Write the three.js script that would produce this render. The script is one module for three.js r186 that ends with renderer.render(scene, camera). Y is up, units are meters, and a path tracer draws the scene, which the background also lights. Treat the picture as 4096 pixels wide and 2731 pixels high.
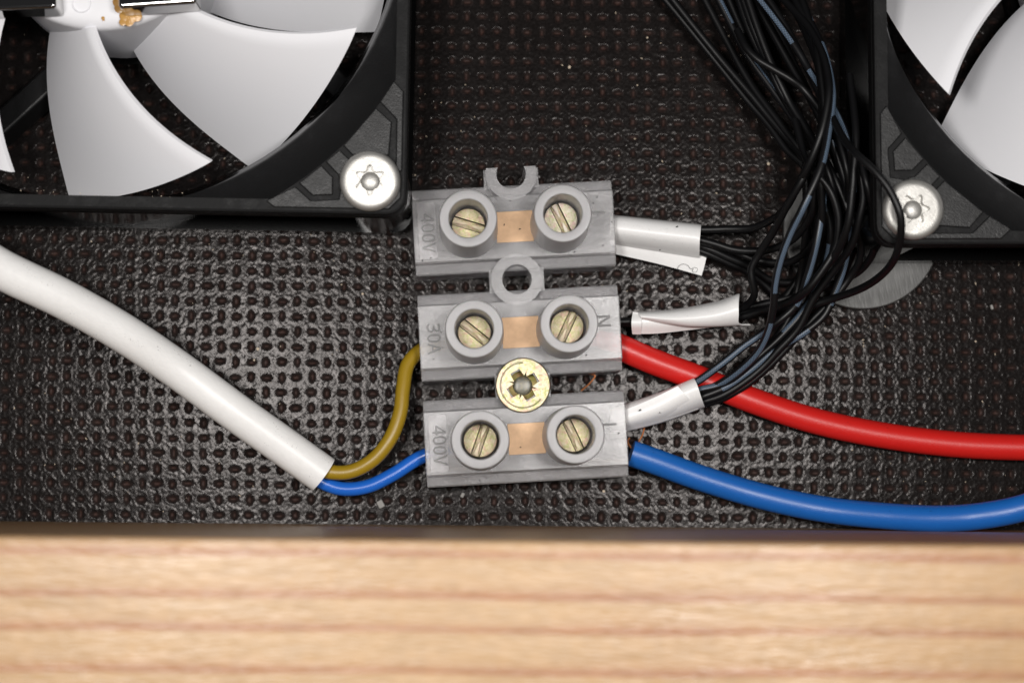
import * as THREE from 'three';
import { Brush, Evaluator, SUBTRACTION, ADDITION, INTERSECTION } from 'three-bvh-csg';
import { mergeGeometries, mergeVertices, toCreasedNormals } from 'three/addons/utils/BufferGeometryUtils.js';
import { RoundedBoxGeometry } from 'three/addons/geometries/RoundedBoxGeometry.js';
import { TextGeometry } from 'three/addons/geometries/TextGeometry.js';
import { FontLoader } from 'three/addons/loaders/FontLoader.js';
import { RectAreaLightUniformsLib } from 'three/addons/lights/RectAreaLightUniformsLib.js';

// ------------------------------------------------------------------ camera, light, exposure
const scene = new THREE.Scene();
const renderer = new THREE.WebGLRenderer({ antialias: true });
renderer.toneMapping = THREE.LinearToneMapping;
renderer.toneMappingExposure = 1.2;
renderer.shadowMap.enabled = true;
const F = 8417, CX = 2048, CY = 1365.5, EYE = 0.295;           // lens: pixels of the photograph, and the eye's height over the board
const camera = new THREE.PerspectiveCamera(2 * Math.atan(CY / F) * 180 / Math.PI, 1024 / 682, 0.02, 5);
camera.up.set(0, 0, -1);
camera.position.set(0, EYE, 0);
camera.lookAt(0.00463, 0, -0.01807);
camera.updateMatrixWorld(true);
camera.focus = 0.2835;
camera.userData.fStop = 16;
scene.background = new THREE.Color(0.03, 0.03, 0.031);

RectAreaLightUniformsLib.init();
function flash(name, x, z, w, h, power) {                       // the two heads of a macro flash, one on each side of the lens
  const l = new THREE.RectAreaLight(new THREE.Color(1, 0.97, 0.94), power, w, h);
  l.name = name; l.position.set(x, 0.31, z); l.lookAt(x * 0.2, 0, -0.02); l.castShadow = true;
  scene.add(l);
}
flash('flash_head', -0.062, -0.024, 0.04, 0.05, 62);
flash('flash_head_001', 0.062, -0.024, 0.04, 0.05, 62);

// ------------------------------------------------------------------ helpers
const MM = 0.001, V3 = (x, y, z) => new THREE.Vector3(x, y, z), R = (d) => d * Math.PI / 180;
const { lerp, clamp, smoothstep } = THREE.MathUtils;
let seed = 7;
const rnd = (a = 0, b = 1) => { seed = (seed * 1664525 + 1013904223) >>> 0; return a + (b - a) * seed / 4294967296; };
// a point of the place: where the sight line through a pixel of the photograph meets a height (mm) over the board
function P(sx, sy, h = 0) {
  const d = V3((sx - CX) / F, -(sy - CY) / F, -1).applyQuaternion(camera.quaternion);
  return V3(0, EYE, 0).addScaledVector(d, (h * MM - EYE) / d.y);
}
const used = {};
function numbered(name) { used[name] = (used[name] ?? -1) + 1; return used[name] ? name + '_' + String(used[name]).padStart(3, '0') : name; }
function tag(o, label, category, group, kind) { o.userData = { label }; if (category) o.userData.category = category; if (group) o.userData.group = group; if (kind) o.userData.kind = kind; return o; }
function thing(name, p, turn = 0) { const g = new THREE.Group(); g.name = numbered(name); g.position.copy(p); g.rotation.y = turn; scene.add(g); return g; }
function part(name, geo, mat, parent) { const m = new THREE.Mesh(geo, mat); m.name = name; m.castShadow = m.receiveShadow = true; parent.add(m); return m; }
function solo(name, geo, mat, p, turn = 0) { const m = part(numbered(name), geo, mat, scene); if (p) m.position.copy(p); m.rotation.y = turn; return m; }
const scaled = (g) => g.scale(MM, MM, MM);
// uv in tiles of 20 mm from the side a face looks to
function boxUV(g, tile = 20) {
  if (g.index) g = g.toNonIndexed();
  const p = g.attributes.position, uv = new Float32Array(p.count * 2), a = V3(), b = V3(), c = V3(), n = V3();
  for (let i = 0; i < p.count; i += 3) {
    a.fromBufferAttribute(p, i); b.fromBufferAttribute(p, i + 1); c.fromBufferAttribute(p, i + 2);
    n.copy(b).sub(a).cross(c.clone().sub(a));
    const ax = Math.abs(n.x), ay = Math.abs(n.y), az = Math.abs(n.z);
    [a, b, c].forEach((v, k) => {
      const [s, t] = ay >= ax && ay >= az ? [v.x, -v.z] : ax > az ? [v.z, v.y] : [v.x, v.y];
      uv[(i + k) * 2] = s / tile; uv[(i + k) * 2 + 1] = t / tile;
    });
  }
  g.setAttribute('uv', new THREE.BufferAttribute(uv, 2));
  return g;
}
const mmGeo = (g, tile) => scaled(boxUV(g, tile));
const ev = new Evaluator(); ev.useGroups = false; ev.attributes = ['position', 'normal', 'uv'];
function csg(base, ...ops) {                                     // ops: [kind, geometry]
  let a = base.isBrush ? base : new Brush(base); a.updateMatrixWorld();
  for (const [kind, g] of ops) { const b = g.isBrush ? g : new Brush(g); b.updateMatrixWorld(); a = ev.evaluate(a, b, kind); }
  return a;
}
const cyl = (r, y0, y1, seg = 48, r2 = r) => new THREE.CylinderGeometry(r2, r, y1 - y0, seg).translate(0, (y0 + y1) / 2, 0);
const box = (w, h, d, x = 0, y = 0, z = 0) => new THREE.BoxGeometry(w, h, d).translate(x, y, z);
const lathe = (pts, seg = 48) => new THREE.LatheGeometry(pts.map(([r, y]) => new THREE.Vector2(r, y)), seg);
function flat(pts, y0, y1, bevel = 0) {                          // a plan outline (x, z) raised from y0 to y1
  const s = new THREE.Shape(pts.map(([x, z]) => new THREE.Vector2(x, -z)));
  return new THREE.ExtrudeGeometry(s, { depth: y1 - y0 - (bevel ? bevel : 0), bevelEnabled: !!bevel, bevelThickness: bevel, bevelSize: bevel, bevelOffset: -bevel, bevelSegments: 2, curveSegments: 12 }).rotateX(-Math.PI / 2).translate(0, y0, 0);
}
function roundedSquare(half, r, y0, y1, bevel = 0) {
  const pts = [];
  for (const [sx, sz, a0] of [[1, 1, 0], [-1, 1, 90], [-1, -1, 180], [1, -1, 270]]) for (let k = 0; k <= 6; k++) { const a = R(a0 + k * 15); pts.push([sx * (half - r) + r * Math.cos(a), sz * (half - r) + r * Math.sin(a)]); }
  return flat(pts, y0, y1, bevel);
}
// a closed sheet: f(u, v) gives its middle, thick its thickness (metres)
function shell(f, nu, nv, thick) {
  const pos = [], uv = [], idx = [], N = (nu + 1) * (nv + 1), e = 1e-3;
  for (let s = 0; s < 2; s++) for (let i = 0; i <= nu; i++) for (let j = 0; j <= nv; j++) {
    const u = i / nu, v = j / nv, p = f(u, v), du = f(Math.min(1, u + e), v).sub(f(Math.max(0, u - e), v)), dv = f(u, Math.min(1, v + e)).sub(f(u, Math.max(0, v - e)));
    const n = du.cross(dv).normalize(), t = typeof thick === 'function' ? thick(u, v) : thick;
    p.addScaledVector(n, (s ? -0.5 : 0.5) * t);
    pos.push(p.x, p.y, p.z); uv.push(u, v);
  }
  const q = (a, b, c, d) => idx.push(a, b, c, a, c, d), at = (s, i, j) => s * N + i * (nv + 1) + j;
  for (let i = 0; i < nu; i++) for (let j = 0; j < nv; j++) { q(at(0, i, j), at(0, i + 1, j), at(0, i + 1, j + 1), at(0, i, j + 1)); q(at(1, i, j), at(1, i, j + 1), at(1, i + 1, j + 1), at(1, i + 1, j)); }
  for (let i = 0; i < nu; i++) { q(at(0, i, 0), at(1, i, 0), at(1, i + 1, 0), at(0, i + 1, 0)); q(at(0, i, nv), at(0, i + 1, nv), at(1, i + 1, nv), at(1, i, nv)); }
  for (let j = 0; j < nv; j++) { q(at(0, 0, j), at(0, 0, j + 1), at(1, 0, j + 1), at(1, 0, j)); q(at(0, nu, j), at(1, nu, j), at(1, nu, j + 1), at(0, nu, j + 1)); }
  const g = new THREE.BufferGeometry();
  g.setAttribute('position', new THREE.Float32BufferAttribute(pos.map((x) => x * 1000), 3)); g.setAttribute('uv', new THREE.Float32BufferAttribute(uv, 2)); g.setIndex(idx);
  return scaled(toCreasedNormals(g, R(40)));
}
// a round cable along points (metres); v = 0.25 is its upper side, u runs in tiles of 40 mm
function tube(pts, r, { radial = 10, per = 9, cap = true, wobble = 0, roll = 0 } = {}) {
  const curve = new THREE.CatmullRomCurve3(pts, false, 'centripetal'), n = Math.max(8, (pts.length - 1) * per), L = curve.getLength();
  const pos = [], nor = [], uv = [], idx = [], up = V3(0, 1, 0);
  for (let i = 0; i <= n; i++) {
    const c = curve.getPointAt(i / n), t = curve.getTangentAt(i / n), s = t.clone().cross(up).normalize(), w = s.clone().cross(t).normalize();
    const k = r * (1 + wobble * Math.sin(i * 1.7) * Math.sin(i * 0.61 + 2));
    for (let j = 0; j <= radial; j++) {
      const a = j / radial * 2 * Math.PI, d = s.clone().multiplyScalar(Math.cos(a)).addScaledVector(w, Math.sin(a));
      pos.push(c.x + d.x * k, c.y + d.y * k, c.z + d.z * k); nor.push(d.x, d.y, d.z); uv.push(i / n * L / 0.04 + roll * 3.7, j / radial + roll * (1 + 0.6 * Math.sin(i * 0.06)));
    }
  }
  const m = radial + 1;
  for (let i = 0; i < n; i++) for (let j = 0; j < radial; j++) { const a = i * m + j; idx.push(a, a + m + 1, a + 1, a, a + m, a + m + 1); }
  if (cap) for (const [i, sgn] of [[0, -1], [n, 1]]) {
    const c = curve.getPointAt(i / n), t = curve.getTangentAt(i / n).multiplyScalar(sgn), o = pos.length / 3;
    pos.push(c.x, c.y, c.z); nor.push(t.x, t.y, t.z); uv.push(0.5, 0.5);
    for (let j = 0; j <= radial; j++) { const q = (i * m + j) * 3; pos.push(pos[q], pos[q + 1], pos[q + 2]); nor.push(t.x, t.y, t.z); uv.push(0.5, 0.5); }
    for (let j = 0; j < radial; j++) sgn > 0 ? idx.push(o, o + 2 + j, o + 1 + j) : idx.push(o, o + 1 + j, o + 2 + j);
  }
  const g = new THREE.BufferGeometry();
  g.setAttribute('position', new THREE.Float32BufferAttribute(pos, 3)); g.setAttribute('normal', new THREE.Float32BufferAttribute(nor, 3)); g.setAttribute('uv', new THREE.Float32BufferAttribute(uv, 2)); g.setIndex(idx);
  return g;
}
const base = (p) => V3(p.x, 0, p.z);
const about = (g, p) => g.translate(-p.x, -p.y, -p.z);

// ------------------------------------------------------------------ textures
function lattice(n, s) { const a = new Float32Array(n * n); let q = s; for (let i = 0; i < a.length; i++) { q = (q * 1664525 + 1013904223) >>> 0; a[i] = q / 4294967296; } return a; }
function noiser(n, s) {                                          // smooth noise that repeats after n cells
  const a = lattice(n, s);
  return (x, y) => {
    const ix = Math.floor(x), iy = Math.floor(y), fx = x - ix, fy = y - iy, u = fx * fx * (3 - 2 * fx), v = fy * fy * (3 - 2 * fy), m = (k) => ((k % n) + n) % n;
    const p = (i, j) => a[m(j) * n + m(i)];
    return lerp(lerp(p(ix, iy), p(ix + 1, iy), u), lerp(p(ix, iy + 1), p(ix + 1, iy + 1), u), v);
  };
}
const n256 = noiser(256, 11), n64 = noiser(64, 5), n16 = noiser(16, 3);
function texture(w, h, f, srgb = false, repeat = [1, 1]) {       // f(u, v) -> [r, g, b] in 0..1
  const d = new Uint8Array(w * h * 4);
  for (let y = 0; y < h; y++) for (let x = 0; x < w; x++) { const c = f(x / w, y / h), o = (y * w + x) * 4; for (let k = 0; k < 3; k++) d[o + k] = clamp(Math.round((c.length ? c[k] : c) * 255), 0, 255); d[o + 3] = 255; }
  const t = new THREE.DataTexture(d, w, h, THREE.RGBAFormat);
  t.wrapS = t.wrapT = THREE.RepeatWrapping; t.magFilter = THREE.LinearFilter; t.minFilter = THREE.LinearMipmapLinearFilter; t.generateMipmaps = true;
  if (srgb) t.colorSpace = THREE.SRGBColorSpace;
  t.repeat.set(...repeat); t.needsUpdate = true;
  return t;
}
const grainTex = texture(512, 512, (u, v) => 0.5 * n256(u * 256, v * 256) + 0.3 * n64(u * 64, v * 64) + 0.2 * n256(u * 128, v * 128));
const patchTex = texture(512, 512, (u, v) => { const a = 0.55 * n16(u * 16, v * 16) + 0.3 * n64(u * 64, v * 64) + 0.15 * n256(u * 256, v * 256); return [a, lerp(0.7, 1.25, a), a]; });

const cloudTex = texture(512, 512, (u, v) => { const a = 0.6 * n16(u * 16 + 3, v * 16) + 0.4 * n64(u * 64, v * 64 + 7); const k = lerp(0.9, 1, a); return [k, k, k]; }, true);
const cloudSoft = texture(512, 512, (u, v) => { const k = 0.98 + 0.02 * n64(u * 64, v * 64) - (n16(u * 16, v * 16) > 0.8 && n256(u * 256, v * 128) > 0.84 ? 0.13 : 0); return [k, k, k]; }, true);

// ------------------------------------------------------------------ materials
const rgb = (r, g, b) => new THREE.Color().setRGB(r, g, b);
const phys = (o) => new THREE.MeshPhysicalMaterial(o);
const M = {
  film: phys({ color: rgb(1, 1, 1), vertexColors: true, roughness: 0.2, roughnessMap: patchTex, bumpMap: grainTex, bumpScale: 0.8e-5, specularIntensity: 0.21, specularColor: rgb(1, 0.95, 0.93) }),
  hollow: phys({ color: rgb(1.7, 1.5, 1.45), vertexColors: true, roughness: 0.7, specularIntensity: 0.2 }),
  pit: phys({ color: rgb(3.2, 2.6, 2.45), vertexColors: true, roughness: 0.42, bumpMap: grainTex, bumpScale: 1e-5, specularIntensity: 0.16 }),
  rim: phys({ color: rgb(0.006, 0.006, 0.0063), roughness: 0.6, specularIntensity: 0.35, roughnessMap: patchTex, bumpMap: grainTex, bumpScale: 2.5e-5 }),
  frame: phys({ color: rgb(0.0015, 0.0015, 0.0016), roughness: 0.16, specularIntensity: 0.35, bumpMap: grainTex, bumpScale: 3e-6 }),
  panel: phys({ color: rgb(0.007, 0.007, 0.0073), roughness: 0.46, specularIntensity: 0.65, roughnessMap: patchTex, bumpMap: grainTex, bumpScale: 3e-5 }),
  blade: phys({ color: rgb(0.83, 0.83, 0.86), roughness: 0.55, bumpMap: grainTex, bumpScale: 1e-5 }),
    nickel: phys({ color: rgb(0.4, 0.395, 0.39), metalness: 1, roughness: 0.07 }),
  steel: phys({ color: rgb(0.5, 0.49, 0.465), metalness: 0.75, roughness: 0.5, roughnessMap: patchTex, bumpMap: grainTex, bumpScale: 2e-5 }),
  glue: phys({ color: rgb(0.5, 0.27, 0.07), roughness: 0.25 }),
  clearGlue: phys({ color: rgb(0.6, 0.58, 0.46), roughness: 0.3, transmission: 0.88, thickness: 0.001, ior: 1.45 }),
  block: phys({ map: cloudTex, color: rgb(0.97, 0.955, 0.97), roughness: 0.25, transmission: 0.77, thickness: 0.003, ior: 1.45, bumpMap: grainTex, bumpScale: 1.2e-5 }),
  letterShade: phys({ color: rgb(0.3, 0.295, 0.3), roughness: 0.5 }),  // same plastic, greyer: edge shade of the raised letters painted as colour
  tower: phys({ color: rgb(0.86, 0.85, 0.865), roughness: 0.36, transmission: 0.68, thickness: 0.002, ior: 1.45 }),
  copper: phys({ map: cloudTex, color: rgb(0.62, 0.4, 0.235), roughness: 0.5, metalness: 0.35, bumpMap: grainTex, bumpScale: 1e-5 }),
  strand: phys({ color: rgb(0.75, 0.27, 0.1), roughness: 0.35, metalness: 0.5 }),
  white: phys({ map: cloudSoft, color: rgb(0.9, 0.895, 0.885), roughness: 0.38, bumpMap: grainTex, bumpScale: 4e-6 }),
  tape: phys({ map: cloudSoft, color: rgb(0.9, 0.895, 0.89), roughness: 0.36 }),
  red: phys({ map: cloudSoft, color: rgb(0.64, 0.016, 0.013), roughness: 0.36, bumpMap: grainTex, bumpScale: 1e-5 }),
  blue: phys({ map: cloudSoft, color: rgb(0.01, 0.12, 0.45), roughness: 0.36, bumpMap: grainTex, bumpScale: 1e-5 }),
  coreBlue: phys({ color: rgb(0.014, 0.13, 0.58), roughness: 0.25 }),
  mustard: phys({ color: rgb(0.33, 0.21, 0.012), roughness: 0.38, bumpMap: grainTex, bumpScale: 8e-6 }),
  black: phys({ color: rgb(0.004, 0.004, 0.0045), roughness: 0.42, specularIntensity: 0.6, bumpMap: grainTex, bumpScale: 4e-6 }),
  flake: phys({ color: rgb(0.4, 0.39, 0.37), roughness: 0.6, transmission: 0.3, thickness: 0.0003 }),
  chip: phys({ color: rgb(0.6, 0.5, 0.38), roughness: 0.8 }),
};
const passivated = texture(512, 512, (u, v) => {                 // yellow zinc: straw with green, pink and violet bloom
  const a = n64(u * 64, v * 64), b = n64(u * 32 + 9.3, v * 32 + 4.1), c = n256(u * 256, v * 256), d = n16(u * 16, v * 16);
  const straw = [0.87, 0.82, 0.69], green = [0.77, 0.79, 0.55], pink = [0.87, 0.72, 0.66], pale = [0.93, 0.89, 0.8];
  const mix = (p, q, k) => p.map((x, i) => lerp(x, q[i], k));
  let col = mix(straw, green, smoothstep(a, 0.5, 0.8)); col = mix(col, pink, 0.8 * smoothstep(b, 0.6, 0.85)); col = mix(col, pale, smoothstep(d, 0.45, 0.8) * 0.6);
  return col.map((x) => x * lerp(0.82, 1.04, c));
}, true);
M.scuffed = phys({ map: passivated, color: rgb(0.85, 0.8, 0.77), metalness: 0.6, roughness: 0.38, roughnessMap: patchTex, bumpMap: grainTex, bumpScale: 8e-5 });
M.zincPale = phys({ map: passivated, color: rgb(0.86, 0.88, 1.0), metalness: 0.7, roughness: 0.4, roughnessMap: patchTex, bumpMap: grainTex, bumpScale: 6e-5 });
M.zincShade = phys({ map: passivated, color: rgb(0.17, 0.15, 0.08), metalness: 0.9, roughness: 0.45 });  // same zinc darkened to olive: shade of the cross recess painted into the colour
M.zinc = phys({ map: passivated, color: rgb(0.58, 0.57, 0.55), metalness: 0.8, roughness: 0.42, roughnessMap: patchTex, bumpMap: grainTex, bumpScale: 4e-5 });
// black fan lead with a printed blue-grey hatched stripe, broken now and then
M.striped = phys({
  roughness: 0.4, specularIntensity: 0.75,
  map: texture(2048, 64, (u, v) => {
    const x = u * 80, on = (x % 19) < 14.5, y = (v - 0.14) / 0.2;
    const k = on && y > 0 && y < 1 ? ((Math.floor(x / 0.17) + Math.floor(v * 64 / 3)) % 2 ? 1 : 0.45) : 0;
    return [lerp(0.06, 0.38, k), lerp(0.06, 0.45, k), lerp(0.065, 0.53, k)];
  }, true, [0.5, 1]),
});

// ------------------------------------------------------------------ the board: black film with a pressed mesh pattern
const PITCH = 2.14, boardTurn = R(-0.35);
{
  const x0 = -92, x1 = 98, z0 = -92, z1 = 11, sub = 10, nx = Math.round((x1 - x0) / PITCH * sub), nz = Math.round((z1 - z0) / PITCH * sub);
  const pos = new Float32Array((nx + 1) * (nz + 1) * 3), col = new Float32Array((nx + 1) * (nz + 1) * 3), uv = new Float32Array((nx + 1) * (nz + 1) * 2), idx = new Uint32Array(nx * nz * 6);
  const holes = new Float32Array((nx + 1) * (nz + 1)), cell = new Map(), cellOf = (i, j) => { const k = i * 1000 + j; if (!cell.has(k)) cell.set(k, [rnd(-0.09, 0.09), rnd(-0.09, 0.09), rnd(0.85, 1.18), rnd(0.82, 1.15), rnd(0.6, 1.1)]); return cell.get(k); };
  for (let j = 0; j <= nz; j++) for (let i = 0; i <= nx; i++) {
    const x = i / sub, z = j / sub, ci = Math.round(x), cj = Math.round(z), c = cellOf(ci, cj), across = (ci + cj) % 2 === 0;
    const dx = (x - ci - c[0] * 0.5) * PITCH, dz = (z - cj - c[1] * 0.5) * PITCH, a = (across ? 0.66 : 0.38) * c[2], b = (across ? 0.38 : 0.66) * c[3];
    const q = Math.pow(Math.abs(dx / a), 1.8) + Math.pow(Math.abs(dz / b), 1.8), hole = 1 - smoothstep(q, 0.3, 1.25);
    const f = rnd(-1, 1), rough = f * Math.abs(f) * 1.35, big = n64(x * 0.37 + 3, z * 0.37), y = -0.34 * c[4] * hole + 0.1 * (1 - q / 3) * (q < 0.25 ? 0.25 - q : 0) + rough * lerp(0.021, 0.009, hole) + 0.03 * (big - 0.5);
    const o = j * (nx + 1) + i; holes[o] = hole;
    pos.set([(x0 + x * PITCH) * MM, y * MM, (z0 + z * PITCH) * MM], o * 3);
    const t = rnd(0.75, 1.3); col.set([lerp(0.009, 0.013, hole) * t, lerp(0.0075, 0.0085, hole) * t, lerp(0.0072, 0.0074, hole) * t], o * 3);
    uv.set([x * PITCH / 20, z * PITCH / 20], o * 2);
  }
  const runs = [0];                                               // the ridges, the dull walls of the hollows, their bottoms
  for (const zone of [0, 1, 2]) {
    let o = runs[runs.length - 1];
    for (let j = 0; j < nz; j++) for (let i = 0; i < nx; i++) { const a = j * (nx + 1) + i, b = a + 1, c = a + nx + 1, d = c + 1; const h = (holes[a] + holes[b] + holes[c] + holes[d]) / 4; if ((h > 0.86 ? 2 : h > 0.02 ? 1 : 0) === zone) { idx.set((i * 7 + j * 13 + (i * j) % 5) % 2 ? [a, c, b, b, c, d] : [a, c, d, a, d, b], o); o += 6; } }
    runs.push(o);
  }
  const g = new THREE.BufferGeometry();
  g.setAttribute('position', new THREE.BufferAttribute(pos, 3)); g.setAttribute('color', new THREE.BufferAttribute(col, 3)); g.setAttribute('uv', new THREE.BufferAttribute(uv, 2)); g.setIndex(new THREE.BufferAttribute(idx, 1)); g.computeVertexNormals();
  g.addGroup(0, runs[1], 0); g.addGroup(runs[1], runs[2] - runs[1], 1); g.addGroup(runs[2], runs[3] - runs[2], 2);
  const floor = thing('floor', V3(0, 0, 0), boardTurn);
  tag(floor, 'black film-faced board with a pressed mesh pattern under everything', null, null, 'structure');
  part('patterned_film', g, [M.film, M.hollow, M.pit], floor);
  const under = phys({ color: rgb(0.02, 0.018, 0.017), roughness: 0.5 });
  part('board', mmGeo(box(520, 12, 420, 0, -6.7, -120)), under, floor);
}

// ------------------------------------------------------------------ the spruce bar along the lower edge
{
  const a = P(0, 2077, 0), b = P(4096, 2113.5, 0), turn = -Math.atan2(b.z - a.z, b.x - a.x), mid = a.clone().lerp(b, 0.5);
  const bar = thing('wooden_bar', V3(mid.x, 0, mid.z), turn);
  tag(bar, 'pale spruce bar with straight reddish grain along the lower edge of the picture', 'wooden bar');
  const rings = [1.6, 6.0, 9.5, 13.9, 17.3, 20.4, 22.9, 25.8, 28.2, 31.5, 34.9, 38];
  const wood = texture(2048, 512, (u, v) => {
    const x = u * 240, z = v * 40 + 0.35 * (n16(u * 16, 3.3) - 0.5) + 0.05 * (n64(u * 64, v * 3) - 0.5);
    let late = 0;
    rings.forEach((r, i) => { const w = 0.13 + 0.13 * n16(u * 16 + i * 3.1, i + 0.5), d = z - r; late = Math.max(late, d < 0 ? Math.exp(d / (w * 2.4)) * 0.95 : Math.exp(-d / (w * 0.55))); });
    const fibre = n256(u * 24, v * 256) - 0.5, fleck = n256(u * 220, v * 44) - 0.5, blotch = n16(u * 16 + 5, v * 4) - 0.5, pore = n64(u * 40, v * 64) - 0.5;
    const k = late * lerp(0.78, 1, n64(u * 24, v * 20)), c = [0.885, 0.775, 0.64].map((e, i) => lerp(e, [0.7, 0.44, 0.3][i], k));
    return c.map((e, i) => e * (1 + 0.04 * fibre + 0.05 * fleck + [0.04, 0.06, 0.09][i] * blotch + 0.04 * pore));
  }, true);
  const woodMat = phys({ map: wood, color: rgb(0.63, 0.54, 0.425), roughness: 0.36, roughnessMap: patchTex, bumpMap: grainTex, bumpScale: 8e-5 });
  const stick = (y0, y1, inset) => {
    const g = new RoundedBoxGeometry(240, y1 - y0, 40, 3, y1 > 30 ? 0.5 : 0.15).translate(0, (y0 + y1) / 2, 20 + inset), p = g.attributes.position, n = g.attributes.normal, uv = g.attributes.uv;
    for (let i = 0; i < p.count; i++) uv.setXY(i, (p.getX(i) + 120) / 240, (Math.abs(n.getZ(i)) > 0.7 ? p.getY(i) + 2.3 : p.getZ(i) - inset) / 40);
    return scaled(g);
  };
  part('lower_strip', stick(-0.4, 20, 0.25), woodMat, bar);
  part('upper_strip', stick(19.7, 71, 0), woodMat, bar);
}

// ------------------------------------------------------------------ the fans
const HF = 25;
function inset(pts, d) { const c = pts.reduce((a, p) => [a[0] + p[0] / pts.length, a[1] + p[1] / pts.length], [0, 0]); return pts.map(([x, z]) => { const l = Math.hypot(x - c[0], z - c[1]); return [x - (x - c[0]) / l * d, z - (z - c[1]) / l * d]; }); }
function makeFan() {
  const fan = thing('axial_fan', V3(0, 0, 0));
  const duct = csg(lathe([[0, 26], [46.2, 26], [45.9, 25], [43.6, 24.3], [39.6, 21.2], [38.3, 18], [38.3, -1], [0, -1]].reverse(), 96), [INTERSECTION, box(76.6, 60, 76.6, 0, 10, 0)]);
  const sides = csg(roundedSquare(42, 2, 4, 20.4), [SUBTRACTION, cyl(39.75, 0, 26, 96)],
    ...[[1, 1], [1, -1], [-1, 1], [-1, -1]].map(([x, z]) => [SUBTRACTION, cyl(4.4, 0, 26, 24).translate(x * 35.75, 0, z * 35.75)]));
  const steps = csg(roundedSquare(42, 2, 22.9, 23.3), [SUBTRACTION, roundedSquare(39.6, 2.4, 20, 25)]);
  const body = csg(roundedSquare(40, 2.6, 0, HF - 0.4, 0.35), [SUBTRACTION, duct], [SUBTRACTION, cyl(38.3, -1, 26, 96)], [SUBTRACTION, sides], [SUBTRACTION, steps]);
  const frame = part('frame', mmGeo(csg(body, [INTERSECTION, box(90, 10, 90, 0, 25.42, 0)]).geometry), M.rim, fan);
  part('lower_frame', mmGeo(csg(body, [SUBTRACTION, box(90, 10, 90, 0, 25.4, 0)]).geometry), M.frame, fan);
  const panels = [
    [[26.3, 36.25], [29.15, 33.85], [30.7, 35.4], [30.7, 37.7], [28.1, 37.9]],
    [[31.8, 31.4], [35.9, 26.4], [38, 28.2], [37.7, 32.6], [33, 32.6]],
    [[36.35, 25.6], [38.1, 22.9], [39.35, 24.2], [39.35, 34.6], [38.6, 34.6], [38.6, 27.8]],
    [[29.6, 33.4], [31.4, 31.85], [33, 33.3], [33, 36], [31.5, 36], [31.3, 35.2]],
    [[22.2, 38.6], [25.8, 36.7], [27.8, 38.5], [31.4, 38.3], [31.6, 36.5], [33.6, 36.4], [33.6, 33.4], [38.2, 33.4], [38.2, 35.2], [39.35, 35.2], [39.35, 37.9], [37.9, 39.4], [23.2, 39.4]],
  ].map((pts) => mmGeo(flat(inset(pts, 0.1), HF - 0.45, HF + 0.12, 0.12)));
  for (let k = 0; k < 4; k++) for (const g of panels) { const m = part('corner_panel', g, M.panel, frame); m.rotation.y = -k * Math.PI / 2; }
  // struts under the rotor, set askew
  for (let k = 0; k < 4; k++) {
    const d = R(136), c = [-13.9, 24.2], g = mmGeo(new RoundedBoxGeometry(25, 4, 3.4, 2, 0.5).rotateX(R(14)).rotateY(-d).translate(c[0], 2.6, c[1]));
    part('strut', g, M.panel, fan).rotation.y = k * Math.PI / 2;
  }
  part('motor_base', mmGeo(cyl(17.5, 0.2, 3.4, 48)), M.frame, fan);
  const hub = part('hub', scaled(boxUV(lathe([[0, 4.4], [16.2, 4.4], [16.9, 5], [16.9, 22.6], [16.5, 23.5], [15.6, 24.1], [14, 24.3], [0, 24.3]], 72))), M.blade, fan);
  part('moulding_mark', mmGeo(new THREE.TorusGeometry(1.15, 0.09, 8, 32).rotateX(Math.PI / 2).translate(-1.9, 24.33, 13.7)), M.blade, hub);
  const blade = shell((u, v) => {
    const s = u, r = lerp(16.6, 36.8, s), lead = 91 - 25.4 * s, span = 30 + 4 * s * s * s;
    const round = Math.pow(Math.max(0, s - 0.93) / 0.07, 2) * 0.35, a = R(lead + span * lerp(0.5, v, 1 - 0.012 * round));
    const deep = lerp(1.2, 0.9, s) + lerp(14.5, 19, s) * (0.62 * v + 0.38 * v * v);
    return V3(r * Math.cos(a), HF - deep, r * Math.sin(a)).multiplyScalar(MM);
  }, 26, 26, (u, v) => MM * lerp(1.35, 0.75, v) * (v < 0.06 ? 0.45 + v * 9.2 : 1));
  for (let k = 0; k < 9; k++) part('blade', blade, M.blade, fan).rotation.y = -R(40 * k);
  return fan;
}
const fanLeft = makeFan();
const FAN = 1.018, seat = (fan, sx, sy, h, dx, dz, turn) => {       // by the corner that the photograph shows
  const c = P(sx, sy, h).sub(V3(dx, 0, dz).multiplyScalar(40 * FAN * MM).applyAxisAngle(V3(0, 1, 0), turn));
  fan.scale.setScalar(FAN); fan.rotation.y = turn; fan.position.set(c.x, (h - HF * FAN) * MM, c.z);
};
seat(fanLeft, 1624, 858, HF * FAN, 1, 1, R(-1));
tag(fanLeft, 'black framed fan with white blades left of the terminal block, magnets on its hub', 'fan', 'fans screwed to the board');
const fanRight = fanLeft.clone(); fanRight.name = numbered('axial_fan'); scene.add(fanRight);
seat(fanRight, 3511, 977, HF * FAN + 1.06, -1, 1, R(0.2));
tag(fanRight, 'black framed fan with white blades beside the tangle of black wires, on a washer', 'fan', 'fans screwed to the board');

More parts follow.
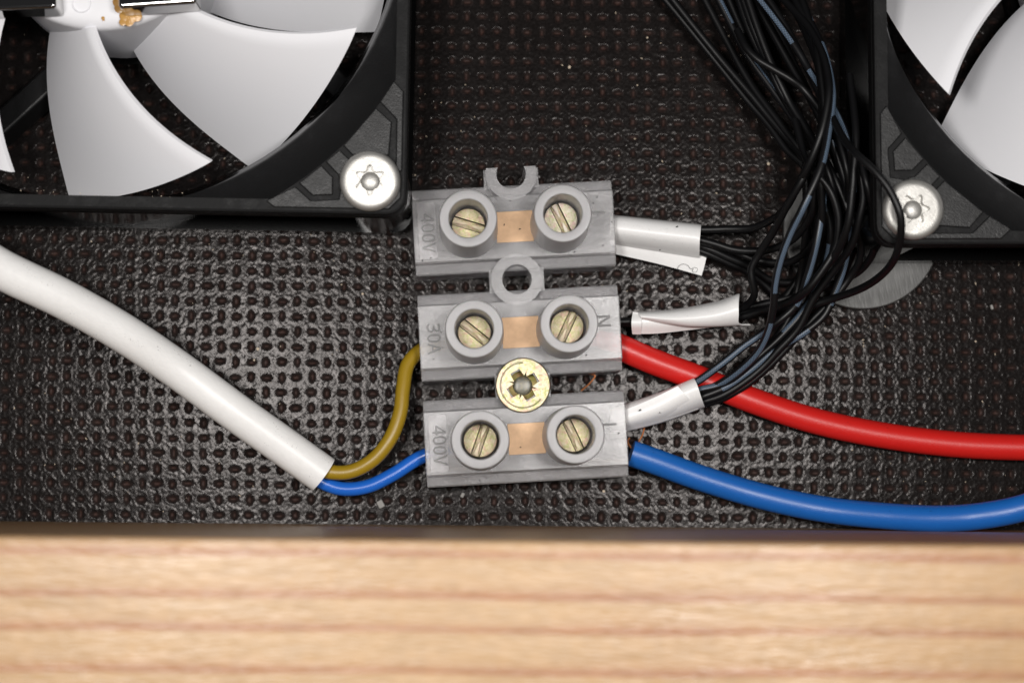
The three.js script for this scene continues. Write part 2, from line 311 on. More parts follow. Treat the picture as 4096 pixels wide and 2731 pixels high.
// magnets and glue on the hub of the left fan
{
  const block = (name, sx, sy, w, turn, label) => {
    const p = P(sx, sy, 24.75), t = thing(name, V3(p.x, 0.02475, p.z), R(turn));
    part('block', mmGeo(new RoundedBoxGeometry(w, 5, 22, 4, 0.45).translate(0, 2.5, -11)), M.nickel, t);
    return tag(t, label, 'magnet', 'block magnets on the fan hub');
  };
  block('magnet', 652, 56, 9.9, 4, 'shiny nickel block magnet with brown glue at its corner, on the white hub');
  block('magnet', 92, 72, 10.4, 2.5, 'dark nickel block magnet reaching over the hub rim at the picture corner');
  const smear = (pts, label) => {
    const c = P(pts[0][0], pts[0][1], 24.75), g = pts.map(([sx, sy, r]) => { const p = P(sx, sy, 24.75); return new THREE.SphereGeometry(r, 16, 10).scale(1, 0.09, 1).translate((p.x - c.x) * 1000, 0, (p.z - c.z) * 1000); });
    tag(solo('glue_smear', scaled(mergeGeometries(g)), M.glue, V3(c.x, 0.02475, c.z)), label, 'glue');
  };
  smear([[470, 8, 0.7], [478, 30, 0.75], [500, 62, 0.8], [520, 72, 0.8], [545, 66, 0.7], [490, 88, 0.5], [515, 88, 0.6], [478, -20, 0.7]], 'hardened brown glue smeared round the corner of the nickel magnet');
  smear([[410, 72, 0.22], [412, 79, 0.16]], 'tiny brown glue drop alone on the white hub rim');
}

// ------------------------------------------------------------------ screws with a six-lobe socket in the fan corners
const lobes = (r0, r1) => Array.from({ length: 72 }, (_, i) => { const a = i / 72 * 2 * Math.PI, r = lerp(r0, r1, Math.pow(0.5 + 0.5 * Math.cos(6 * a), 1.5)); return [r * Math.cos(a), r * Math.sin(a)]; });
function starScrew(sx, sy, y, turn, label) {
  const p = P(sx, sy, y + 1.7), t = thing('flange_screw', V3(p.x, y * MM, p.z), R(turn));
  const head = csg(lathe([[0, 0], [3.7, 0], [3.9, 0.25], [3.88, 0.95], [3.6, 1.3], [3.2, 1.42], [2.9, 1.45], [0, 1.45]], 64), [SUBTRACTION, flat(lobes(1.3, 2.05), 0.3, 2.6)]);
  part('head', mmGeo(head.geometry, 12), M.steel, t);
  part('socket_pin', mmGeo(lathe([[1.28, 0.25], [1.1, 0.45], [0.7, 0.62], [0.3, 0.68], [0, 0.69]], 32), 12), M.steel, t);
  return tag(t, label, 'screw', 'star socket screws in the fan corners');
}
starScrew(1478, 719, HF * FAN, 90, 'silver star socket screw in the corner of the fan with magnets');
starScrew(3661, 834, HF * FAN + 1.06, 62, 'silver star socket screw half crossed by a looping black wire');
{ // the wide washer and spacer that carry the right fan
  const p = P(3448, 922, 1), w = csg(lathe([[3.4, 0], [11, 0], [11.15, 0.2], [11.1, 0.9], [10.9, 1.04], [3.4, 1.04], [3.4, 0]], 96));
  const scratch = texture(512, 512, (u, v) => { const s = n256(u * 200 + v * 40, v * 12 - u * 4); return [s, lerp(0.8, 1.15, s), s]; });
  const m = phys({ color: rgb(0.11, 0.11, 0.108), metalness: 0.5, roughness: 0.55, roughnessMap: scratch, bumpMap: scratch, bumpScale: 1e-5 });
  tag(solo('washer', mmGeo(w.geometry, 14), m, V3(p.x, 0.0003, p.z)), 'wide scratched steel washer half under the fan beside the wires', 'washer');
  const q = P(3478, 945, 6), s = thing('spacer_nut', V3(q.x, 0.00136, q.z), 0.3);
  part('nut', mmGeo(cyl(2.6, 0, 4.4, 6)), M.nickel, s);
  tag(s, 'small bright steel nut glinting between wires and fan corner', 'nut');
}

// ------------------------------------------------------------------ the terminal block
const font = await new FontLoader().loadAsync('fonts/droid/droid_sans_regular.typeface.json');
const HE = 8, HT = 9.8, HR = 22, blockTurn = R(3.2), PIT = 14.45;
const blockAt = P(2087, 1304, HR);
const block = thing('terminal_block', V3(blockAt.x, 0, blockAt.z), blockTurn);
tag(block, 'three-way translucent grey plastic terminal block with six slotted clamp screws', 'terminal block');
const toWorld = (x, y, z) => V3(x * MM, y * MM, z * MM).applyAxisAngle(V3(0, 1, 0), blockTurn).add(V3(blockAt.x, 0, blockAt.z));
{
  const W = 13.75;
  // profile across the module (z, y), pulled along x
  const prof = [[-5.9, 0.15], [5.9, 0.15], [5.9, HE - 0.25], [5.7, HE], [4.5, HE + 0.25], [4.4, HT - 0.2], [4.2, HT], [-4.2, HT], [-4.4, HT - 0.2], [-4.5, HE + 0.25], [-5.7, HE], [-5.9, HE - 0.25]];
  const prism = () => new THREE.ExtrudeGeometry(new THREE.Shape(prof.map(([z, y]) => new THREE.Vector2(z, y))), { depth: 2 * W - 0.3, bevelEnabled: true, bevelThickness: 0.15, bevelSize: 0.15, bevelOffset: -0.15, bevelSegments: 2 }).rotateY(Math.PI / 2).translate(-W + 0.15, 0, 0);
  const say = (text, size, deep, x, z, parent) => {              // raised lettering that reads from top to bottom
    const g = new TextGeometry(text, { font, size, depth: deep, curveSegments: 4, bevelEnabled: true, bevelThickness: 0.03, bevelSize: 0.025, bevelSegments: 1 });
    g.computeBoundingBox(); const b = g.boundingBox;
    g.translate(-(b.max.x + b.min.x) / 2, -(b.max.y + b.min.y) / 2, 0).rotateX(-Math.PI / 2).rotateY(-Math.PI / 2).translate(x, HT - 0.02, z);
    return part('lettering', mmGeo(g), M.letterShade, parent);
  };
  const screwTurns = [[-20, -67], [-42, 62], [68, -68]], words = ['400V', '30A', '400V'], ends = ['L', 'N', 'L'];
  const slotted = csg(lathe([[0, -4], [2.22, -4], [2.28, -0.25], [2.12, 0], [0, 0]], 40), [SUBTRACTION, box(6, 3.4, 1.28, 0, -1.5, 0)]);
  const slotFloor = mmGeo(csg(box(4.3, 2, 1.02, 0, -1.5, 0), [INTERSECTION, cyl(2.15, -4, 1, 32)]).geometry, 7), slottedGeo = mmGeo(slotted.geometry, 9);
  const bridgeProfile = [[2.05, 0.2], [3.55, 0.2], [3.55, HE], [2.05, 0.2]];
  for (let k = 0; k < 3; k++) {
    const z = (k - 1) * PIT;
    let body = csg(prism());
    for (const s of [-1, 1]) body = csg(body, [SUBTRACTION, cyl(2.52, 3, 40, 40).translate(s * 6.2, 0, 0)], [SUBTRACTION, new THREE.CylinderGeometry(2.6, 2.6, 9, 24).rotateZ(Math.PI / 2).translate(s * 12, 4.6, 1.6)]);
    const module = part('module', mmGeo(body.geometry), M.block, block); module.position.z = z * MM;
    for (const s of [-1, 1]) {
      const ring = part('screw_tower', scaled(boxUV(lathe([[2.52, HT - 0.5], [4.05, HT - 0.5], [3.98, HT + 0.3], [3.8, HR - 0.25], [3.74, HR - 0.06], [3.62, HR], [2.68, HR], [2.56, HR - 0.07], [2.52, HR - 0.25], [2.52, HT - 0.5]], 56))), M.tower, module);
      ring.position.x = s * 6.2 * MM;
      const scr = part('clamp_screw', slottedGeo, k === 0 && s > 0 ? M.zincPale : M.zinc, block);
      if (k === 0 && s > 0) scr.userData = { label: 'paler silvery clamp screw' };
      scr.position.set(s * 6.2 * MM, (s < 0 ? 14.6 : 15.2) * MM, z * MM); scr.rotation.y = R(screwTurns[k][s < 0 ? 0 : 1]);
      part('slot_floor', slotFloor, M.scuffed, scr);
    }
    const bar = part('contact_bar', mmGeo(new RoundedBoxGeometry(5.1, 1, 4.3, 2, 0.1).translate(0.1, HT - 0.485, 0)), M.copper, module);
    say(words[k], 1.75, 0.1, -11.7, 0.3, module);
    say(ends[k], 2.0, 0.12, 11.4, -0.9, module);
    if (k !== 1) part('name_plate', mmGeo(flat([[-13.1, -3.9], [-10.9, -3.9], [-10.6, -3.6], [-10.6, 3.6], [-10.9, 3.9], [-13.1, 3.9]], HT - 0.05, HT + 0.045, 0.04)), M.block, module);
    bar.name = 'contact_bar';
  }
  for (const z of [-0.5, 0.5]) {
    const b = csg(box(7.5, HE - 1.2, PIT - 11.2, 0, (HE - 1.2) / 2 + 1.3, 0), [ADDITION, cyl(3.5, 0.3, HT + 0.06, 48)], [SUBTRACTION, cyl(2.02, -1, 20, 40)]);
    const m = part('bridge', mmGeo(b.geometry), M.block, block); m.position.z = z * PIT * MM;
  }
  const half = csg(box(7.5, HE - 1.2, 2.75, 0, (HE - 1.2) / 2 + 1.3, 0.4), [ADDITION, cyl(3.5, 0.3, HT + 0.06, 48)], [SUBTRACTION, cyl(2.02, -1, 20, 40)], [SUBTRACTION, box(12, 30, 8, 0, 8, -4.95)]);
  const h = part('broken_bridge', mmGeo(half.geometry), M.block, block); h.position.z = -1.5 * PIT * MM;
}

// the countersunk wood screw that holds the block
{
  const c = toWorld(0, 0, PIT * 0.5), s = thing('wood_screw', V3(c.x, (HT + 0.1) * MM, c.z), 0);
  const outline = [];
  for (let k = 0; k < 4; k++) {
    const a = R(-31 + k * 90), put = (r, d) => outline.push([r * Math.cos(a + d), r * Math.sin(a + d)]);
    put(1.35, -0.62); put(2.28, -0.31); put(2.28, 0.31); put(1.35, 0.62); put(1.28, R(38)); put(2.0, R(45)); put(1.28, R(52));
  }
  const head = csg(lathe([[0, -3.2], [1.9, -3.2], [2.1, -2.0], [3.45, -0.35], [3.72, 0.0], [3.74, 0.35], [3.55, 0.58], [0, 0.6]], 72), [SUBTRACTION, flat(outline, -1.9, 1.4)]);
  part('head', mmGeo(head.geometry, 16), M.zinc, s);
  part('recess_floor', mmGeo(lathe([[2.3, -1.5], [1.2, -1.7], [0, -1.75]].reverse(), 24), 16), M.zincShade, s);
  part('rim_ridge', mmGeo(new THREE.TorusGeometry(3.05, 0.1, 8, 60, R(232)).rotateX(Math.PI / 2).rotateY(-R(38)).translate(0, 0.6, 0), 16), M.zinc, s);
  [...'SPAX'].forEach((ch, i) => {
    const g = new TextGeometry(ch, { font, size: 0.85, depth: 0.14, curveSegments: 4 }); g.computeBoundingBox(); const b = g.boundingBox, a = R([-80, -46, -12, 14][i]);
    g.translate(-(b.max.x + b.min.x) / 2, -b.max.y / 2, 0).rotateX(-Math.PI / 2).rotateY(-a - Math.PI / 2).translate(2.95 * Math.cos(a), 0.58, 2.95 * Math.sin(a));
    part('lettering', mmGeo(g, 16), M.zinc, s);
  });
  part('glue_drop', mmGeo(new THREE.SphereGeometry(1.3, 24, 16).scale(1, 0.14, 1).translate(0, -1.45, 0)), M.clearGlue, s);
  tag(s, 'yellow zinc cross recess wood screw holding the grey terminal block', 'screw');
}

// ------------------------------------------------------------------ cables
function cable(name, pts, r, mat, label, category, opt = {}, group) {
  const w = pts.map(([sx, sy, h]) => P(sx, sy, h)), p = base(w[Math.floor(w.length / 2)]);
  return tag(solo(name, about(tube(w, r * MM, opt), p), mat, p), label, category, group);
}
const red = [[2380, 1345, 4.6], [2490, 1392, 4.6], [2600, 1440, 4.4], [2800, 1515, 4], [3000, 1597, 3.6], [3250, 1680, 3.2], [3500, 1735, 3], [3800, 1775, 3], [4096, 1790, 3.2], [4400, 1790, 3.5]];
cable('red_cable', red, 1.82, M.red, 'thick red cable leaving the middle of the terminal block to the right', 'cable', { radial: 28, per: 12, wobble: 0.004 });
const blue = [[2524, 1812, 5.2], [2620, 1845, 5], [2800, 1910, 4.6], [3050, 1985, 4.6], [3300, 2037, 6], [3550, 2064, 9], [3760, 2074, 12], [3920, 2064, 14], [4096, 2030, 15], [4300, 1950, 15]];
cable('blue_cable', blue, 1.8, M.blue, 'thick blue cable bending along the wooden bar to the right', 'cable', { radial: 28, per: 12, wobble: 0.004 });
const white = [[-400, 850, 30], [-180, 965, 27], [0, 1075, 23.5], [250, 1195, 19.5], [480, 1325, 15.5], [700, 1472, 11.5], [950, 1655, 9.5], [1130, 1782, 8], [1292, 1898, 6.8]];
const sheath = cable('white_cable', white, 2.62, M.white, 'thick white sheathed cable slanting in from the left edge', 'cable', { radial: 32, per: 12, wobble: 0.003 });
cable('mustard_wire', [[1240, 1862, 7.4], [1310, 1886, 7.2], [1400, 1886, 7.2], [1490, 1840, 7.4], [1560, 1755, 7.4], [1600, 1650, 7], [1612, 1550, 6.4], [1632, 1455, 5.5], [1690, 1398, 4.7], [1790, 1372, 4.6]], 1.0, M.mustard, 'mustard yellow wire curving from the white cable up to the block', 'wire', { radial: 18, wobble: 0.01 });
cable('blue_wire', [[1230, 1890, 5.4], [1290, 1930, 5.2], [1370, 1955, 5], [1470, 1945, 4.8], [1570, 1898, 4.6], [1680, 1830, 4.4], [1800, 1790, 4.6]], 0.96, M.coreBlue, 'thin bright blue wire running from the white cable to the block', 'wire', { radial: 18 });

// copper strands
const strand = (pts, label) => cable('copper_strand', pts, 0.12, M.strand, label, 'copper strand', { radial: 6, per: 6 });
strand([[2352, 1492, 2.2], [2372, 1498, 2.8], [2381, 1502, 3], [2362, 1530, 2.6], [2326, 1562, 1.4]], 'bent copper strand lying between the second and third terminal');
strand([[2524, 1790, 5.4], [2512, 1765, 6], [2518, 1752, 6.4]], 'short copper strand sticking up at the end of the blue cable');
strand([[2518, 1785, 5], [2508, 1768, 5], [2504, 1742, 5]], 'tiny copper strand pressed to the block by the blue cable');
strand([[2556, 1765, 5], [2570, 1740, 4.5], [2578, 1712, 4]], 'loose copper strand standing over the blue cable end');

// ------------------------------------------------------------------ black fan leads, from the top edge to the three white flags
const lead = (pts, mat, label, group) => cable('fan_lead', pts, 0.53, mat, label, 'wire', { radial: 10, per: 8, wobble: 0.012, roll: rnd(-0.12, 0.12) }, group);
const B = M.black, S = M.striped;
const G1 = 'leads to the upper white flag', G2 = 'leads to the middle white flag', G3 = 'leads to the lower white flag';
const L1 = 'thin black wire entering the uppermost white flag from the tangle', L2 = 'thin black wire entering the middle white flag from the tangle', L3 = 'thin black wire entering the lowest white flag from the tangle', LS = 'black wire with blue-grey stripe entering the lowest white flag';
const leads = [
  // to the upper flag
  [B, 'black wire arching down from the top into the top of the upper flag', null, [[3080, -60, 10], [3165, 29, 13], [3237, 110, 16], [3290, 210, 19], [3314, 306, 21], [3318, 363, 22], [3304, 459, 22.5], [3280, 550, 22.5], [3242, 646, 21.5], [3194, 741, 19], [3146, 830, 15], [3102, 870, 12], [3012, 911, 9], [2900, 916, 7.5], [2790, 918, 7], [2560, 900, 5], [2420, 890, 4.6]]],
  [B, L1, G1, [[3150, -60, 11], [3250, 150, 16], [3290, 420, 17], [3262, 700, 17], [3254, 835, 15], [3236, 879, 13.5], [3169, 960, 10.5], [3088, 996, 8.5], [3012, 1004, 7.5], [2932, 997, 6.8], [2860, 975, 6.6], [2780, 955, 6.4], [2560, 925, 5]]],
  [B, L1, G1, [[3190, -60, 12], [3270, 200, 17], [3300, 480, 19], [3285, 714, 19], [3287, 902, 16], [3262, 960, 14], [3213, 1018, 10], [3155, 1049, 7.5], [3079, 1049, 6], [3004, 1033, 5.5], [2937, 1003, 5.5], [2860, 985, 5.6], [2780, 965, 5.6], [2560, 930, 4.5]]],
  [B, L1, G1, [[3396, 839, 12], [3340, 960, 6], [3260, 1100, 3], [3160, 1130, 2.4], [3079, 1118, 3], [3004, 1070, 4], [2914, 1030, 4.8], [2807, 985, 5.2], [2560, 935, 4]]],
  [B, L1, G1, [[3420, 1000, 8], [3330, 1180, 3], [3240, 1240, 1.8], [3129, 1200, 1.7], [3060, 1140, 2.2], [3000, 1092, 3], [2914, 1050, 4], [2807, 1005, 4.6], [2560, 945, 4]]],
  // to the middle flag
  [B, 'black wire with a sharp S bend dropping into the middle flag', null, [[3120, -60, 9], [3220, 120, 13], [3290, 330, 17.5], [3294, 500, 19], [3285, 545, 19.5], [3258, 629, 20], [3213, 714, 20], [3155, 812, 18], [3088, 937, 14.5], [3039, 1013, 12.5], [3006, 1076, 11.5], [3010, 1125, 11], [3018, 1180, 10], [2985, 1222, 8], [2930, 1245, 6.8], [2740, 1272, 4.6], [2420, 1290, 4.6]]],
  [B, 'black wire crossing low over all others into the middle flag', null, [[3180, 480, 14], [3230, 640, 17], [3276, 701, 19], [3325, 768, 19], [3352, 848, 18.5], [3356, 902, 18], [3343, 991, 17], [3298, 1071, 16.5], [3227, 1162, 15], [3146, 1219, 11], [3060, 1240, 8.5], [2960, 1268, 6.6], [2740, 1278, 4.4], [2420, 1300, 4.2]]],
  [B, L2, G2, [[3400, 300, 18], [3425, 540, 22], [3419, 656, 22.5], [3410, 768, 22], [3396, 884, 21], [3374, 955, 19.5], [3338, 1027, 17], [3280, 1094, 13.5], [3200, 1180, 9.5], [3100, 1230, 7], [2960, 1255, 6], [2740, 1282, 4.6], [2420, 1285, 4.2]]],
  [B, 'black wire in the widest loop, passing across the silver screw head', null, [[3330, 470, 22], [3380, 560, 26], [3432, 620, 29], [3504, 688, 30.5], [3562, 763, 31], [3602, 857, 31], [3606, 924, 30], [3588, 1013, 27], [3548, 1080, 22], [3459, 1147, 15.5], [3346, 1190, 11], [3221, 1226, 8.5], [3114, 1236, 7], [2971, 1262, 6.2], [2740, 1278, 4.4]]],
  [B, L2, G2, [[3440, 640, 20], [3470, 740, 21], [3500, 860, 19], [3504, 964, 15], [3486, 1027, 12], [3432, 1089, 8.5], [3338, 1134, 6], [3240, 1160, 5], [3120, 1200, 4.6], [2960, 1235, 5], [2740, 1275, 4.2]]],
  // to the lower flag
  [S, 'blue-grey striped wire hanging free in front, down to the lower flag', null, [[3230, 60, 14], [3300, 220, 19], [3330, 380, 21], [3313, 531, 23], [3299, 612, 24], [3280, 683, 24.5], [3213, 830, 24], [3163, 932, 22], [3123, 1041, 20], [3101, 1144, 18], [3095, 1225, 16.5], [3072, 1328, 14], [3031, 1408, 11.5], [2955, 1483, 9], [2870, 1540, 7], [2780, 1580, 6], [2640, 1635, 5], [2430, 1680, 4.6]]],
  [S, LS, G3, [[3240, 600, 18], [3294, 750, 17], [3285, 860, 16.5], [3266, 972, 16], [3232, 1099, 14], [3186, 1219, 12], [3095, 1299, 11], [3049, 1334, 10], [2974, 1386, 9.3], [2911, 1437, 9], [2859, 1477, 8.6], [2790, 1525, 7.6], [2640, 1600, 5.4]]],
  [S, LS, G3, [[3330, 560, 17], [3390, 760, 16], [3395, 900, 13], [3380, 1050, 10.5], [3340, 1170, 9], [3300, 1259, 8.4], [3221, 1328, 8], [3146, 1374, 7.6], [3089, 1408, 7.5], [3003, 1480, 7.2], [2905, 1548, 7], [2802, 1590, 6.4], [2640, 1650, 4.8]]],
  [S, LS, G3, [[3300, 800, 14], [3325, 930, 13], [3300, 1080, 10.5], [3240, 1210, 9], [3140, 1330, 8.4], [3030, 1430, 8], [2930, 1515, 7.6], [2870, 1543, 7], [2790, 1563, 6.6], [2640, 1630, 5]]],
  [B, L3, G3, [[3400, 600, 19], [3441, 692, 20], [3454, 790, 19.5], [3437, 879, 18.5], [3410, 973, 16.5], [3347, 1067, 13.5], [3258, 1190, 11], [3192, 1317, 9.2], [3118, 1397, 8.2], [3060, 1460, 7.4], [2986, 1522, 6.8], [2888, 1582, 6.2], [2805, 1609, 5.6], [2640, 1660, 4.4]]],
  [B, L3, G3, [[3350, 690, 15], [3396, 839, 14], [3440, 946, 13], [3441, 1036, 11], [3400, 1110, 9], [3330, 1200, 8], [3240, 1290, 7], [3150, 1390, 6.3], [3066, 1475, 5.8], [2986, 1540, 5.6], [2888, 1594, 5.3], [2805, 1620, 5], [2640, 1665, 4]]],
  [B, L3, G3, [[3225, 650, 15], [3226, 850, 13], [3218, 1000, 10], [3196, 1130, 8], [3160, 1260, 7.6], [3090, 1370, 7.6], [3000, 1450, 7.2], [2900, 1530, 6.8], [2800, 1570, 6], [2640, 1635, 4.6]]],
  [B, L3, G3, [[3250, 760, 12], [3260, 900, 10], [3258, 1050, 7.5], [3215, 1200, 6.3], [3150, 1310, 6.4], [3060, 1415, 6.3], [2960, 1500, 6], [2880, 1560, 5.6], [2795, 1590, 5.2], [2640, 1650, 4.2]]],
];
for (const [mat, label, group, pts] of leads) lead(pts, mat, label, group ?? undefined);
// the part of the bundle that comes in along the top edge
const G4 = 'black wires of the bundle between the fans', L4 = 'thin black wire in the bundle coming down between the two fans', L5 = 'blue-grey striped wire in the bundle coming down between the two fans';
const bundle = [
  [B, 'outermost black wire of the bundle on its side towards the left fan', null, [[2630, -40, 4], [2763, 120, 4.5], [2878, 262, 5], [2998, 410, 6], [3070, 492, 7], [3146, 597, 8.5], [3222, 672, 10], [3260, 780, 11], [3240, 950, 8], [3200, 1100, 5], [3120, 1220, 4.4]]],
  [B, L4, G4, [[2662, -40, 5], [2780, 110, 5.5], [2890, 245, 6], [3005, 380, 7], [3085, 478, 8], [3165, 570, 9.5], [3230, 650, 11.5], [3300, 760, 13], [3310, 900, 10], [3260, 1040, 7]]],
  [S, L5, 'striped wires of the bundle between the fans', [[2856, -40, 7], [2921, 90, 7.5], [2964, 176, 8], [3003, 238, 8.4], [3070, 330, 9], [3146, 435, 10], [3227, 548, 12], [3300, 660, 14], [3350, 790, 13], [3360, 940, 10]]],
  [B, L4, G4, [[2800, -40, 4], [2900, 150, 5], [3000, 330, 6.5], [3110, 480, 8.5], [3210, 610, 10.5], [3290, 720, 11], [3320, 880, 8]]],
  [B, L4, G4, [[2900, -40, 5], [2990, 160, 6], [3080, 320, 7.6], [3180, 460, 9], [3270, 600, 11.5], [3340, 760, 12], [3350, 930, 9]]],
  [B, L4, G4, [[2944, -40, 8], [2993, 105, 8.8], [3036, 201, 9.2], [3100, 320, 10], [3140, 400, 10.5], [3220, 520, 12], [3310, 670, 14], [3390, 820, 15]]],
  [B, L4, G4, [[2962, -40, 9], [3005, 90, 9.8], [3050, 200, 10.2], [3096, 306, 10.8], [3135, 383, 11], [3175, 430, 11.2], [3260, 570, 13], [3340, 710, 15], [3400, 860, 15]]],
  [B, L4, G4, [[2980, -40, 10], [3030, 110, 10.6], [3080, 240, 11], [3120, 330, 11.2], [3165, 420, 11.4], [3240, 540, 13], [3310, 680, 16], [3343, 800, 15], [3352, 940, 12]]],
  [B, 'thin black wire lying askew over the bundle near the top edge', null, [[2950, 120, 11], [2985, 190, 12.6], [3030, 236, 13.2], [3093, 275, 13.4], [3165, 318, 13.4], [3220, 362, 13], [3300, 470, 14], [3350, 600, 16]]],
  [S, L5, 'striped wires of the bundle between the fans', [[3010, -40, 11], [3113, 90, 12.4], [3194, 205, 13.6], [3232, 270, 14.2], [3290, 358, 16], [3330, 418, 18], [3385, 540, 21], [3410, 640, 20], [3420, 760, 17]]],
  [B, L4, G4, [[3050, -40, 10], [3140, 100, 11.6], [3220, 250, 13], [3290, 400, 15], [3350, 540, 18], [3390, 680, 19], [3400, 800, 17]]],
  [B, L4, G4, [[2990, -40, 6], [3090, 130, 7.6], [3180, 290, 9], [3260, 430, 11], [3320, 570, 13], [3370, 720, 15]]],
  [B, L4, G4, [[3020, -40, 4.5], [3120, 140, 6], [3210, 320, 8], [3280, 470, 10], [3340, 620, 12], [3380, 780, 13]]],
];
for (const [mat, label, group, pts] of bundle) lead(pts, mat, label, group ?? undefined);

// ------------------------------------------------------------------ white tape flags round the leads
// rows of [sx, sy, h] along the flag; the sheet runs smoothly through them
function sheet(rows, thick = 0.14, nu = 24, nv = 16) {
  const curves = rows.map((r) => new THREE.CatmullRomCurve3(r.map(([x, y, h]) => P(x, y, h)), false, 'centripetal'));
  return shell((u, v) => new THREE.CatmullRomCurve3(curves.map((c) => c.getPoint(u)), false, 'centripetal').getPoint(v), nu, nv, thick * MM);
}
function flag(p, label, sheets) {
  const at = base(P(...p, 0)), t = thing('tape_flag', at);
  for (const [name, rows, nu, nv] of sheets) part(name, about(sheet(rows, 0.14, nu, nv), at), M.tape, t);
  return tag(t, label, 'tape flag', 'white tape flags round the leads');
}
flag([2620, 960], 'white tape flag with a flat lower flap, at the uppermost terminal', [
  ['wrap', [[[2440, 900, 2.2], [2800, 960, 2.4]], [[2440, 862, 4], [2806, 902, 5.2]], [[2440, 874, 7], [2804, 914, 8.2]], [[2440, 915, 7.6], [2800, 960, 8.8]], [[2440, 950, 6.2], [2799, 1005, 6.8]], [[2440, 972, 4.3], [2799, 1030, 4.6]]]],
  ['flap', [[[2440, 965, 4], [2800, 1022, 4.2], [2826, 1030, 4.2]], [[2440, 985, 3.7], [2640, 1028, 3.7], [2818, 1066, 3.8]], [[2440, 1010, 3.2], [2640, 1056, 3.2], [2807, 1102, 3.4]]], 20, 8],
]);
flag([2760, 1270], 'white tape flag with a curling open edge, at the middle terminal', [
  ['wrap', [[[2552, 1258, 2.4], [2700, 1250, 2.4], [2955, 1200, 3]], [[2550, 1249, 4], [2700, 1238, 5], [2870, 1206, 6.4], [2959, 1176, 8.6]], [[2556, 1256, 6.4], [2700, 1254, 7.8], [2870, 1230, 9.2], [2956, 1210, 10.2]], [[2564, 1266, 7], [2700, 1276, 8.4], [2860, 1266, 9.6], [2956, 1254, 10.2]], [[2566, 1272, 6.6], [2660, 1288, 7.4], [2760, 1300, 8], [2870, 1300, 8.4], [2958, 1294, 8.6]], [[2567, 1274, 6.2], [2660, 1293, 6.6], [2760, 1306, 6.8], [2880, 1305, 7], [3002, 1298, 7]]]],
  ['inner_sheet', [[[2532, 1250, 5.6], [2700, 1258, 6.2], [2950, 1272, 6.6]], [[2534, 1290, 6], [2700, 1290, 6.2], [2950, 1284, 6.4]], [[2534, 1334, 4.6], [2620, 1333, 4.8], [2760, 1318, 5.2], [2940, 1296, 6]]]],
  ['collar', [[[2532, 1248, 5.4], [2566, 1252, 5.6]], [[2526, 1290, 6.6], [2566, 1290, 6.6]], [[2530, 1335, 4.8], [2564, 1336, 4.8]]], 8, 10],
]);
flag([2650, 1620], 'white tape flag wrapped flat and slanting, at the lowest terminal', [
  ['wrap', [[[2440, 1660, 3.4], [2640, 1588, 4], [2770, 1530, 5]], [[2440, 1636, 5], [2640, 1570, 6.4], [2777, 1514, 8]], [[2440, 1660, 7], [2640, 1600, 8.4], [2790, 1540, 9.6]], [[2440, 1700, 7], [2650, 1642, 8.2], [2805, 1586, 9.2]], [[2440, 1738, 4.8], [2650, 1688, 5.4], [2820, 1627, 6]], [[2440, 1730, 3], [2650, 1676, 3.2], [2815, 1616, 4]]]],
  ['overlap', [[[2440, 1664, 7.4], [2600, 1598, 8.4], [2712, 1544, 9.3]], [[2440, 1700, 7.4], [2620, 1648, 8.5], [2750, 1586, 9.4]], [[2440, 1738, 5.3], [2640, 1688, 6], [2794, 1634, 6.6]]], 20, 10],
]);

const hair = (pts, label) => cable('hair', pts, 0.028, M.black, label, 'hair', { radial: 5, per: 8 });
hair([[2708, 1080, 3.85], [2716, 1064, 3.9], [2732, 1056, 3.9], [2752, 1062, 3.85], [2764, 1076, 3.8], [2776, 1070, 3.8], [2790, 1074, 3.7], [2786, 1088, 3.6], [2770, 1086, 3.7], [2774, 1074, 3.8]], 'thin dark hair curled on the lower flap of the uppermost white flag');
hair([[1922, 1936, 8.15], [1918, 1916, 8.2], [1926, 1904, 8.2], [1940, 1906, 8.2], [1948, 1918, 8.2]], 'short dark hair curled on the front ledge of the terminal block');

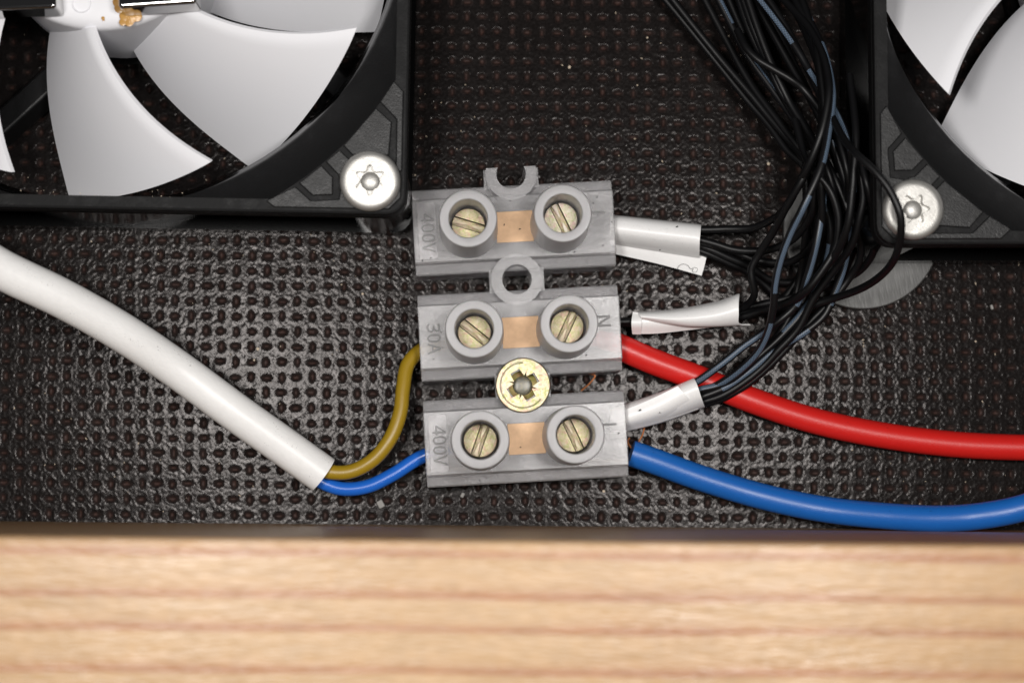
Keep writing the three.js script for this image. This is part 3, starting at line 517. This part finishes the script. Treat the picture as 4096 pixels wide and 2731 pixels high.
// ------------------------------------------------------------------ specks and crumbs on the board
{
  const crumbs = [], add = (sx, sy, r, flatness = 0.5) => { const p = P(sx, sy, 0.1); const g = new THREE.IcosahedronGeometry(r, 1), q = g.attributes.position; const k = rnd(0, 9); for (let i = 0; i < q.count; i++) { const f = 0.75 + 0.4 * n64(q.getX(i) / r * 1.7 + k + 20, q.getZ(i) / r * 1.7 + q.getY(i) / r + 30); q.setXYZ(i, q.getX(i) * f, q.getY(i) * f * flatness, q.getZ(i) * f); } g.deleteAttribute('normal'); const m = mergeVertices(g); m.computeVertexNormals(); crumbs.push(m.translate(p.x * 1000, r * 0.3, p.z * 1000)); };
  for (const [x, y, r] of [[2278, 268, 0.24], [3075, 655, 0.22], [1030, 1396, 0.24], [1015, 1440, 0.16], [1450, 1175, 0.18], [2935, 1235, 0.2], [1660, 700, 0.12], [2550, 340, 0.12], [2590, 150, 0.14], [3905, 1365, 0.14], [2415, 1965, 0.2]]) add(x, y, r);
  for (let k = 0; k < 60; k++) add(rnd(100, 4000), rnd(100, 2060), rnd(0.04, 0.09));
  tag(solo('sawdust', scaled(mergeGeometries(crumbs)), M.chip), 'fine pale sawdust crumbs scattered over the black board', 'sawdust', null, 'stuff');
  const flake = (sx, sy, w, d, turn, label) => { const p = P(sx, sy, 0.3); tag(solo('plaster_flake', mmGeo(new RoundedBoxGeometry(w, 0.35, d, 2, 0.15).rotateZ(0.2)), M.flake, V3(p.x, 0.00025, p.z), turn), label, 'flake'); };
  flake(1522, 2016, 0.9, 1.1, 0.5, 'white flake on the board between the white cable end and the wooden bar');
  flake(1850, 1980, 0.7, 0.5, 1.1, 'small white flake on the board below the left corner of the block');
  flake(3970, 1228, 0.4, 0.7, 0.3, 'tiny white flake on the dark board right of the washer');
}
{ // dark specks and pale fluff that lie on the things
  const grains = (list) => { const one = new THREE.IcosahedronGeometry(1, 0).deleteAttribute('uv'); return scaled(mergeGeometries(list.map(([p, r, k]) => one.clone().scale(r * k, r * 0.4, r).rotateY(rnd(0, 3)).translate(p.x * 1000, p.y * 1000, p.z * 1000)))); };
  const on = [];
  for (let k = 0; k < 42; k++) { const m = Math.floor(rnd(0, 3)) - 1; on.push([toWorld(rnd(-13.4, 13.4), HT + 0.03, m * PIT + rnd(-4, 4)), rnd(0.05, 0.1), rnd(1, 2.4)]); }
  for (const [x, y, h] of [[2709, 906, 8.6], [2560, 1060, 3.6], [2640, 1000, 8.8], [2720, 1085, 3.9], [2650, 1068, 3.6], [2907, 1256, 9.6], [2560, 1640, 9], [2640, 1650, 9]]) on.push([P(x, y, h), rnd(0.06, 0.11), rnd(1, 2.4)]);
  tag(solo('dark_specks', grains(on), M.black), 'dark specks of dirt on the terminal block and the white tape flags', 'dirt', null, 'stuff');
  const pale = [];
  for (let k = 0; k < 150; k++) pale.push([P(rnd(20, 1600), rnd(760, 845), 21 - rnd(0, 2)), rnd(0.02, 0.05), rnd(1, 3)]);
  for (let k = 0; k < 240; k++) pale.push([P(rnd(20, 4080), rnd(20, 2060), rnd(0.1, 0.2)), rnd(0.03, 0.08), rnd(1, 3)]);
  tag(solo('dust', grains(pale), M.chip), 'pale dust grains scattered over the board', 'dust', null, 'stuff');
}
scene.traverse((o) => { if (o.isMesh) { o.castShadow = true; o.receiveShadow = true; } });
renderer.render(scene, camera);
